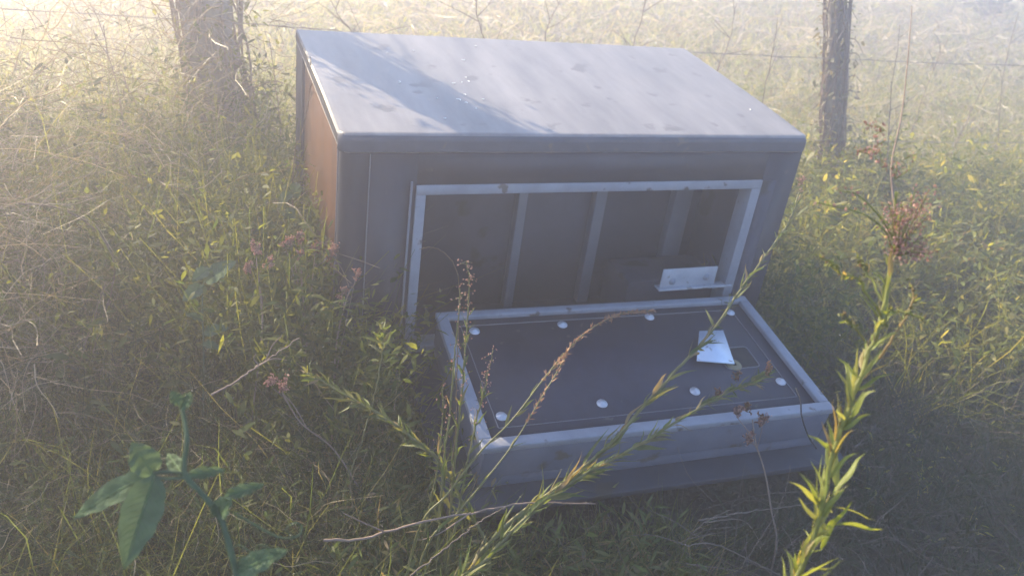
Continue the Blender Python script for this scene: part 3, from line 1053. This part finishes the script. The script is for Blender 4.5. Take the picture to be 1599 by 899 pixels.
D = 1.0
P = path_px([(1210, 980, D - .02), (1245, 899, D), (1272, 830, D), (1290, 750, D), (1322, 650, D + .01), (1350, 570, D + .03), (1375, 500, D + .05), (1386, 430, D + .06), (1398, 370, D + .06), (1400, 300, D + .06)], 'd')
plant('fleabane', P, 'tall sunlit leafy weed with brown seed tuft at right, nearest the camera', 'weed', 130, (0.018, 0.06), (0.20, 0.95), 0.12, G_bright, G_bright, (0.0044, 0.0020), ex_right, 0.45)


# two weeds leaning right across the open door
def ex_tip(px, py, y, d):
    def f(t, pth, S, Lf):
        g = MB()
        seed_spray(S, g, pth[-1] - unit(d) * 0.01, np.array(d, float), 0.05, 9, 7, 0.0020)
        g.build('seed_head', G_seed, t)
    return f


P = path_px([(735, 880, -.74), (800, 812, -.72), (870, 760, -.70), (950, 695, -.67), (1000, 640, -.64), (1060, 575, -.58), (1110, 520, -.52), (1158, 448, -.44), (1205, 385, -.34), (1238, 335, -.26), (1248, 300, -.22)])
plant('leaning_weed', P, 'longer of two leafy weeds leaning right over the open door, reaching past the bracket', 'weed', 150, (0.022, 0.085), (0.10, 0.98), 0.115, G_weed, G_stem, (0.0052, 0.0020), ex_tip(0, 0, 0, (-0.1, 0, 1)), 0.42, group=None)


def ex_b(t, pth, S, Lf):
    for px, py, n in ((1200, 578, 10), (1150, 590, 7), (1120, 615, 9), (1165, 640, 9), (1190, 655, 6)):
        c = at(px, py, y=-.62)
        g = MB()
        seed_spray(S, g, c - [0, 0, 0.01], (rng.normal(0, .3), 0, 1), 0.028, 7, n, 0.002)
        g.build('seed_head', G_red, t)


P = path_px([(760, 870, -.78), (840, 790, -.76), (905, 745, -.74), (985, 700, -.71), (1060, 655, -.68), (1120, 622, -.65), (1170, 598, -.62), (1205, 578, -.60)])
plant('leaning_weed', P, 'shorter leafy weed lying right along the near door rim with a red seed tip', 'weed', 170, (0.022, 0.085), (0.08, 0.98), 0.115, G_weed, G_stem, (0.0048, 0.0018), ex_b, 0.5)


# reddish arching grass stems
def red_grass(L, label, heavy):
    P = root(path_px(L))
    t = empty('arching_grass', P[0], label, 'grass stem', 'reddish grass stems arching over the open door')
    S, g, lf = MB(), MB(), MB()
    q = spline(P, 70)
    S.tube(q, np.linspace(0.0026, 0.0010, 70), 6)
    S.build('stem', G_stem, t, smooth=True)
    k = 38
    T = unit(np.gradient(q, axis=0))
    k = 34 if heavy else 44
    idx = rng.integers(k, 70, 300 if heavy else 90)
    ribbons(g, q[idx] + rng.normal(0, 0.0015, (len(idx), 3)), T[idx] + rng.normal(0, 0.4, (len(idx), 3)), rng.uniform(0.006, 0.016, len(idx)), 0.0032, 0.1, 3, 'leaf')
    g.build('seed_head', G_red, t)
    idx = rng.integers(10, 40, 10)
    ribbons(lf, q[idx], T[idx] + rng.normal(0, 0.25, (10, 3)), rng.uniform(0.03, 0.06, 10), 0.006, 0.2, 6, 'lance', 0.02, 0.15)
    lf.build('foliage', G_weed, t, smooth=True)


red_grass([(700, 770, -.68), (750, 705, -.66), (800, 655, -.62), (850, 590, -.57), (888, 545, -.52), (920, 515, -.48), (955, 495, -.45), (985, 487, -.43), (1018, 486, -.42)], 'thick reddish seeding grass stem arching high over the dark door panel', True)
red_grass([(715, 800, -.72), (757, 750, -.70), (802, 692, -.66), (843, 625, -.62), (870, 580, -.58), (885, 552, -.56)], 'thin straight reddish stem just below the thick arching one', False)


# upright seed stalks at the left rim of the door
def stalk(L, label, n=16, seeds=60):
    P = root(path_px(L))
    t = empty('seed_stalk', P[0], label, 'weed', 'upright weed stalks before the left door rim')
    S, g, lf = MB(), MB(), MB()
    q = leafy_stem(P, 0.25, 0.75, n, 0.025, 0.05, 0.14, lf, S, (0.0032, 0.001), 0.45)
    idx = rng.integers(34, 60, seeds)
    off = rng.normal(0, 0.008, (seeds, 3)) * [1, 1, 0.6]
    for i, o in zip(idx[::3], off[::3]):
        S.tube([q[i], q[i] + o], 0.0005, 3)
    grains(g, q[idx] + off, rng.uniform(0.001, 0.0022, seeds))
    S.build('stem', G_stem, t, smooth=True)
    lf.build('foliage', G_weed, t, smooth=True)
    g.build('seed_head', G_seed, t)


stalk([(705, 780, -.66), (712, 700, -.64), (722, 600, -.60), (730, 500, -.56), (733, 440, -.54), (728, 408, -.53)], 'tallest upright weed stalk, crossing the left corner of the door rim', 26, 90)
stalk([(688, 790, -.66), (695, 700, -.64), (706, 600, -.61), (714, 520, -.58), (718, 450, -.56)], 'thin upright stalk just left of the tallest one', 16, 60)
stalk([(715, 800, -.68), (730, 720, -.66), (748, 640, -.62), (760, 590, -.60), (770, 548, -.59)], 'short upright stalk tilting right over the door corner', 20, 60)
stalk([(670, 800, -.64), (684, 720, -.62), (692, 650, -.60), (690, 600, -.59)], 'shortest upright stalk left of the door corner', 18, 20)

# thin arching straw
P = path_px([(712, 620, -.60), (716, 520, -.56), (717, 450, -.53), (708, 412, -.52), (690, 392, -.51), (668, 386, -.50), (655, 389, -.50)])
plant('arching_straw', P, 'hair thin straw curling over in front of the left opening frame', 'straw', 0, r=(0.0012, 0.0006), stemm=G_dry)

# left weed leaning left
def ex_left(t, pth, S, Lf):
    seed_spray(S, Lf, pth[-1], (-1, 0.2, 0.3), 0.04, 6, 4, 0.003)
P = path_px([(730, 800, -.66), (690, 725, -.62), (640, 680, -.58), (590, 645, -.54), (545, 618, -.50), (510, 598, -.47), (475, 582, -.45)])
plant('leaning_weed', P, 'leafy weed leaning left from the door corner with curled sunlit leaves', 'weed', 120, (0.02, 0.055), (0.2, 0.99), 0.16, G_weed, G_stem, (0.0042, 0.0016), ex_left, 0.8)
P = path_px([(560, 700, -.45), (585, 620, -.42), (596, 550, -.38), (600, 512, -.36)])
plant('green_sprig', P, 'small green sprig standing before the dark lower left front wall', 'weed', 26, (0.02, 0.05), (0.8, 1.0), 0.2, G_weed, G_stem, (0.0022, 0.001), None, 1.2)


# broad leaved plant, bottom left, close to the camera
def shaped_leaf(name, a, tip, width, parent, m=G_broad, nrm=(0, -0.5, 0.9), droop=0.1, fold=0.12):
    a, tip = np.array(a), np.array(tip)
    L = np.linalg.norm(tip - a)
    d = (tip - a) / L
    side = unit(np.cross(d, nrm))
    nor = unit(np.cross(side, d))
    n, c = 14, 6
    s = np.linspace(0, 1, n + 1)
    wd = np.sin(PI * s ** 0.72) ** 0.85 * width * 0.5 + 0.0008
    V, F = [], []
    for i in range(n + 1):
        for j in range(-c, c + 1):
            u = j / c
            ripple = 0.0018 * math.sin(s[i] * 22 + abs(u) * 4) * abs(u)
            edge = 1 + 0.05 * math.sin(s[i] * 60) * (abs(u) > 0.9)
            p = a + d * L * s[i] + side * wd[i] * u * edge + nor * (abs(u) * wd[i] * fold * 2 - droop * L * (s[i] ** 2 - s[i]) * 1.0 + ripple)
            V.append(p)
    k = 2 * c + 1
    for i in range(n):
        for j in range(2 * c):
            F.append([i * k + j, i * k + j + 1, (i + 1) * k + j + 1, (i + 1) * k + j])
    b = MB()
    b.add(V, F)
    lf = b.build(name, m, parent, smooth=True)
    b = MB()
    c0 = np.array(V).reshape(n + 1, k, 3)
    up = unit(nor + 1e-9) * 0.0006
    b.tube(c0[:, c] + up, np.linspace(0.0011, 0.0003, n + 1), 4)
    for i in range(1, n - 2):
        for sgn in (-1, 1):
            q = [c0[i, c] + up * .6, c0[i + 1, c + sgn * 3] + up, c0[min(n, i + 2), c + sgn * 5] + up]
            b.tube(np.array(q), [0.0005, 0.0004, 0.0002], 3)
    b.build('vein', G_vein, lf)
    return lf


def broad_plant():
    D = 0.92
    P = path_px([(385, 960, D), (368, 890, D), (345, 810, D), (315, 770, D), (288, 738, D), (292, 690, D), (288, 655, D + .01), (280, 622, D + .02)], 'd')
    P = root(P)
    t = empty('broadleaf_plant', P[0], 'dark green plant with large drooping leaves at bottom left, close to the camera', 'plant')
    S = MB()
    q = spline(P, 50)
    S.tube(q, np.linspace(0.0042, 0.0022, 50), 8)
    a = lambda x, y, d=D: at(x, y, d=d)
    S.tube(spline([a(288, 738), a(262, 736), a(240, 738)], 8), 0.0022, 6)
    S.tube(spline([a(288, 745), a(262, 747), a(240, 745)], 8), 0.0018, 6)
    # tendrils
    S.tube(spline([a(365, 800), (a(400, 820)), a(435, 838), a(462, 838), a(472, 825), a(462, 816), a(448, 824), a(455, 836), a(474, 832)], 50), np.linspace(0.0013, 0.0006, 50), 5)
    S.tube(spline([a(352, 850), a(358, 860), a(372, 850), a(395, 862), a(405, 850), a(420, 855)], 30), 0.0008, 5)
    S.build('stem', G_broad, t, smooth=True)
    for (b0, tp, wd, dd) in (((240, 742), (206, 690), .030, .0), ((240, 738), (115, 808), .026, .03), ((242, 740), (194, 888), .040, -.04),
                             ((290, 745), (352, 733), .013, .05), ((350, 775), (413, 756), .013, .02), ((345, 800), (362, 778), .022, -.02), ((368, 895), (450, 858), .024, -.02),
                             ((286, 742), (262, 708), .016, .04), ((280, 632), (268, 610), .012, 0), ((284, 640), (298, 612), .012, .02), ((345, 805), (335, 780), .016, .0),
                             ((372, 910), (410, 935), .03, .0)):
        shaped_leaf('leaf', a(*b0), a(*tp, D + dd), wd, t, droop=random.uniform(0.05, 0.18))


broad_plant()


def vine(Lp, label, leaves, D_key='y'):
    P = root(path_px(Lp, D_key))
    t = empty('leafy_vine', P[0], label, 'plant', None)
    S = MB()
    S.tube(spline(P, 40), np.linspace(0.003, 0.0012, 40), 6)
    S.build('stem', G_broad, t, smooth=True)
    for (bx, by, tx, ty, w, v) in leaves:
        shaped_leaf('leaf', at(bx, by, **{D_key: v}), at(tx, ty, **{D_key: v - 0.02}), w, t, droop=0.15)


vine([(318, 600, -.1), (318, 540, -.08), (316, 480, -.05), (318, 440, -.03), (330, 415, -.02)], 'upright green vine with pairs of broad leaves in the left thicket',
     [(318, 520, 358, 512, .03, -.08), (317, 535, 345, 545, .02, -.08), (318, 445, 285, 470, .035, -.04), (320, 440, 370, 408, .045, -.04), (318, 500, 290, 490, .02, -.06), (330, 415, 350, 440, .03, -.03), (326, 418, 300, 440, .03, -.03)])
vine([(430, 420, .25), (425, 380, .27), (438, 335, .29), (455, 300, .3), (458, 285, .3)], 'green vine with bright yellow green top leaves against the cabinet side',
     [(458, 285, 465, 310, .03, .3), (455, 300, 435, 318, .03, .3), (440, 330, 470, 345, .04, .29), (432, 350, 395, 365, .04, .28), (428, 370, 460, 385, .04, .27), (426, 390, 400, 405, .04, .26)])


# dead seeding weeds left of the cabinet
def dead_weed(Lp, label, heads, key='y'):
    P = root(path_px(Lp, key))
    t = empty('dead_weed', P[0], label, 'weed', 'dead brown seeding weeds beside the cabinet')
    S, g = MB(), MB()
    q = spline(P, 30)
    S.tube(q, np.linspace(0.0028, 0.0012, 30), 6)
    for px, py, v in heads:
        e = at(px, py, **{key: v})
        j = q[rng.integers(14, 28)]
        S.tube(spline([j, (j + e) / 2 + [0, 0, 0.01], e], 8), 0.0010, 4)
        g = MB()
        seed_spray(S, g, e, (rng.normal(0, .4), 0, 1), 0.03, 10, 10, 0.0022, 0.8)
        g.build('seed_head', G_seed, t)
    S.build('stem', G_twig, t, smooth=True)


dead_weed([(470, 640, -.1), (478, 520, -.05), (470, 430, 0), (475, 380, .02)], 'dead brown weed with the tallest seed tufts by the lower cabinet side', [(470, 380, .02), (445, 385, .02), (492, 395, .02), (510, 405, .0), (460, 410, .0)])
dead_weed([(400, 600, -.15), (410, 500, -.1), (405, 440, -.05), (400, 410, -.05)], 'dead brown weed left of the tufted one with small low heads', [(400, 400, -.05), (420, 420, -.05), (385, 425, -.05)])
dead_weed([(520, 640, -.2), (525, 540, -.15), (540, 470, -.12), (555, 440, -.1)], 'dead brown weed tipping onto the front corner post', [(555, 435, -.1), (520, 400, -.1), (535, 465, -.1)])
dead_weed([(560, 760, -.45), (520, 700, -.4), (470, 660, -.4), (440, 612, -.38)], 'low dead weed with a pinkish seed clump beside the dry twig', [(440, 612, -.38), (425, 605, -.38)])


# dry twigs and long straws
def twig(name, Lp, label, branches=(), r=0.0022, key='y', m=None, cat='twig', rooted=False):
    P = path_px(Lp, key)
    if rooted:
        P = root(P)
    t = empty(name, P[0], label, cat)
    S = MB()
    q = spline(P, 40)
    q[2:-1] += rng.normal(0, 0.0008, (37, 3))
    S.tube(q, np.linspace(r, r * 0.5, 40), 6)
    for L in branches:
        p2 = spline(path_px(L, key), 14)
        S.tube(p2, np.linspace(r * 0.7, r * 0.3, 14), 5)
    S.build('stem', m or G_twig, t, smooth=True)
    return t


twig('dry_twig', [(330, 616, -.42), (370, 594, -.42), (400, 573, -.42), (430, 553, -.42), (468, 527, -.42)], 'forked dry pinkish twig lying on weeds left of the cabinet',
     [[(400, 573, -.42), (425, 560, -.43), (448, 562, -.44)], [(415, 563, -.42), (425, 540, -.42), (440, 524, -.41)], [(405, 570, -.42), (396, 560, -.42), (400, 552, -.42)]], 0.0022)
twig('fallen_stalk', [(505, 843, -.72), (560, 842, -.72), (610, 828, -.72), (670, 812, -.73), (740, 800, -.74), (800, 788, -.75), (860, 784, -.75), (928, 786, -.75)], 'long pale dry stem lying across the grass before the door',
     [[(735, 800, -.74), (690, 830, -.74), (660, 842, -.74)], [(600, 830, -.72), (560, 812, -.72), (535, 800, -.72)]], 0.0026)
twig('curved_straw', [(30, 318, .3), (80, 322, .28), (125, 340, .26), (160, 372, .24), (178, 410, .22), (175, 450, .2), (160, 500, .15), (145, 550, .1)], 'long pale grass blade arching in the left thicket', [[(125, 340, .26), (150, 352, .25), (178, 395, .23)]], 0.0030, m=G_dry, cat='straw')
twig('pale_straw', [(165, 440, .0), (152, 480, -.02), (138, 520, -.05), (125, 565, -.1)], 'short pale straw hanging at the left edge', [], 0.0016, m=G_dry, cat='straw')
twig('dry_shoot', [(470, 215, .45), (478, 180, .45), (483, 150, .45), (486, 110, .45), (484, 88, .45)], 'thin dry shoot rising past the upper left corner of the lid',
     [[(480, 160, .45), (490, 142, .44), (496, 135, .44)], [(483, 140, .45), (495, 118, .44), (506, 108, .44)]], 0.0018, m=G_dry, rooted=True)
twig('slanting_straw', [(520, 640, -.3), (360, 330, .3), (440, 312, .25)][1:], 'straight pale straw poking towards the cabinet side', [], 0.0016, m=G_dry, cat='straw')
twig('brush_twig', [(1220, 899, -.8), (1120, 850, -.78), (1070, 850, -.78), (1100, 815, -.78), (1140, 795, -.78)], 'curved grey dead twig at bottom centre right below the door',
     [[(1100, 815, -.78), (1160, 812, -.78), (1190, 850, -.78)], [(1070, 850, -.78), (1020, 835, -.78), (980, 836, -.78)], [(1085, 835, -.78), (1050, 812, -.78), (1010, 795, -.78)], [(1070, 850, -.78), (1064, 870, -.78)]], 0.0018, m=G_btwig)
twig('brush_twig', [(1160, 880, -.82), (1200, 820, -.8), (1225, 770, -.75), (1235, 725, -.7)], 'thin grey dead twig rising left of the tall bright weed', [[(1185, 850, -.8), (1195, 870, -.8)]], 0.0013, m=G_btwig)
twig('fallen_rod', [(1090, 812, -.75), (1180, 797, -.72), (1260, 786, -.68), (1330, 775, -.62)], 'straight brown stem lying in the shade below the door corner', [], 0.0018, m=G_btwig)
twig('dead_vine', [(640, 899, -.9), (690, 860, -.88), (740, 820, -.86), (790, 790, -.84)], 'thin brown vine lying at the bottom edge of the grass', [], 0.0016, m=G_btwig)


# dark brown dead heads hanging at the near door rim
dead_weed([(1205, 800, -.72), (1195, 740, -.70), (1180, 690, -.68), (1175, 655, -.66)], 'withered weed with pale tufts against the front face of the door', [(1165, 690, -.67), (1190, 665, -.66), (1150, 650, -.66)])


# shrub with bright leaves at the right edge
def shrub(base, tips, label, n, l, m, cat='shrub', key='y'):
    base = np.array(base, float)
    t = empty('leafy_shrub', base, label, cat)
    S, Lf = MB(), MB()
    for L in tips:
        e = at(L[0], L[1], **{key: L[2]})
        mid = (base + e) / 2 + np.array([rng.normal(0, .04), rng.normal(0, .04), 0.06])
        leafy_stem(np.array([base + rng.normal(0, 0.02, 3) * [1, 1, 0], mid, e]), 0.35, 1.0, n, l[0], l[1], 0.34, Lf, S, (0.003, 0.001), 0.9, nn=30, prof='leaf')
    S.build('stem', G_stem, t, smooth=True)
    Lf.build('foliage', m, t, smooth=True)


shrub((-0.10, 0.28, 0.0), [(420, 330, .3), (455, 300, .32), (480, 340, .3), (500, 380, .2), (440, 400, .2), (400, 360, .3), (520, 440, .1), (470, 440, .1)], 'bushy green weed hiding the lower cabinet side', 26, (0.02, 0.045), G_leafy, 'weed')
shrub((2.2, 0.25, 0.0), [(1470, 340, .35), (1500, 370, .3), (1545, 400, .3), (1590, 420, .3), (1480, 430, .2), (1530, 460, .2), (1465, 480, .15), (1580, 480, .2), (1610, 350, .4), (1540, 340, .4)], 'leafy shrub with bright glossy leaves at the right edge of the shade', 44, (0.025, 0.055), G_bright)
shrub((1.62, 0.55, 0.0), [(1240, 280, .45), (1262, 262, .5), (1285, 280, .5), (1275, 320, .4), (1310, 300, .5), (1250, 330, .38)], 'thin green weed crowding the right rear corner of the cabinet', 16, (0.018, 0.035), G_leafy, 'weed')
shrub((2.75, 1.12, 0.0), [(1350, 200, 1.1), (1380, 170, 1.1), (1410, 200, 1.1), (1440, 180, 1.1), (1330, 230, 1.1), (1460, 230, 1.1), (1420, 150, 1.12), (1395, 235, 1.0)], 'dark twiggy bush at the foot of the leaning fence post', 24, (0.02, 0.04), G_leafy, 'bush')
shrub((1.72, -0.05, 0.0), [(1240, 420, -.05), (1270, 400, -.02), (1290, 440, -.05), (1230, 470, -.1), (1310, 400, 0.0)], 'faint feathery green weed in the shade beside the cabinet', 26, (0.02, 0.05), G_leafy, 'weed')

# bare stems standing in the field behind the cabinet
spots = [(560, 60, 510, -10, 1.5, 'second bare stem from the left above the lid'), (760, 70, 745, -10, 1.35, 'bare upright stem above the middle left of the lid'), (850, 72, 880, -8, 1.6, 'bare stem tilting right above the lid middle'),
         (985, 78, 1010, -10, 1.4, 'bare stem above the right half of the lid'), (1120, 110, 1150, 5, 1.5, 'bare stem just off the right end of the lid'), (1175, 240, 1215, 30, 1.1, 'tall dry stem between the lid and the leaning post'),
         (1420, 220, 1480, 60, 1.5, 'pale slanting stem right of the leaning post'), (1385, 250, 1405, 40, 1.0, 'dark bare stem right beside the leaning post'), (1500, 210, 1560, 90, 1.6, 'pale forked stem near the right edge of the field'),
         (1560, 200, 1590, 20, 1.8, 'bare stem farthest right in the field'), (440, 260, 420, 60, 1.0, 'bare stem between the left post and the lid'), (200, 260, 160, 40, .9, 'bare stem in the upper left thicket')]
for k, (x0, y0, x1, y1, yy, lab) in enumerate(spots):
    a, e = at(x0, y0, y=yy), at(x1, y1, y=yy)
    if a[2] < 0.02:
        a[2] = 0.02
    P = root(np.array([a, (a + e) / 2 + rng.normal(0, 0.012, 3), e]))
    t = empty('bare_stem', P[0], lab, 'dry stem', 'bare dry stems standing in the sunlit field')
    S = MB()
    q = spline(P, 24)
    q += rng.normal(0, 0.002, q.shape)
    S.tube(q, np.linspace(0.004, 0.0012, 24), 5)
    S.build('stem', G_twig, t, smooth=True)
    S = MB()
    for j in range(7):
        i = rng.integers(8, 23)
        dv = unit(np.array([rng.normal(0, 1), rng.normal(0, .4), rng.uniform(0.3, 1.4)]))
        l2 = rng.uniform(0.05, 0.18)
        S.tube(spline([q[i], q[i] + dv * l2 * 0.5 + rng.normal(0, .006, 3), q[i] + dv * l2], 8), np.linspace(0.0018, 0.0007, 8), 4)
    S.build('side_twig', G_twig, t, smooth=True)

# far bushes
for k, (px, yy, h, lab) in enumerate([(1380, 9.0, 0.6, 'left of the two hazy bushes far out in the field at top right'), (1555, 7.0, 0.5, 'right of the two hazy bushes far out in the field at top right')]):
    c = at(px, 10, y=yy)
    base = np.array([c[0], yy, hgt(c[0], yy)])
    t = empty('field_bush', base, lab, 'bush', 'bushes far out in the field')
    S, Lf = MB(), MB()
    for j in range(16):
        e = base + np.array([rng.normal(0, .35), rng.normal(0, .3), h * rng.uniform(.5, 1)])
        leafy_stem(np.array([base, (base + e) / 2 + [0, 0, .05], e]), .3, 1, 40, .04, .09, .45, Lf, S, (.012, .004), 1.0, nn=16, prof='leaf')
    S.build('stem', G_twig, t)
    Lf.build('crown', G_leafy, t)

# ------------------------------------------------------------------ haze volume added to stand in for lens glare
b = MB()
b.box(-75, 85, -70, 90, -1.2, 2.05)
m, n, p, out = newmat('glare_haze')
n.nodes.remove(p)
pv = n.nodes.new('ShaderNodeVolumePrincipled')
pv.inputs['Color'].default_value = (0.90, 0.88, 1.0, 1)
pv.inputs['Density'].default_value = HAZE
pv.inputs['Anisotropy'].default_value = HAZE_G
n.links.new(pv.outputs[0], out.inputs['Volume'])
hz = tag(b.build('haze', m), 'added haze volume standing in for lens glare over the field and cabinet', 'haze', kind='stuff')
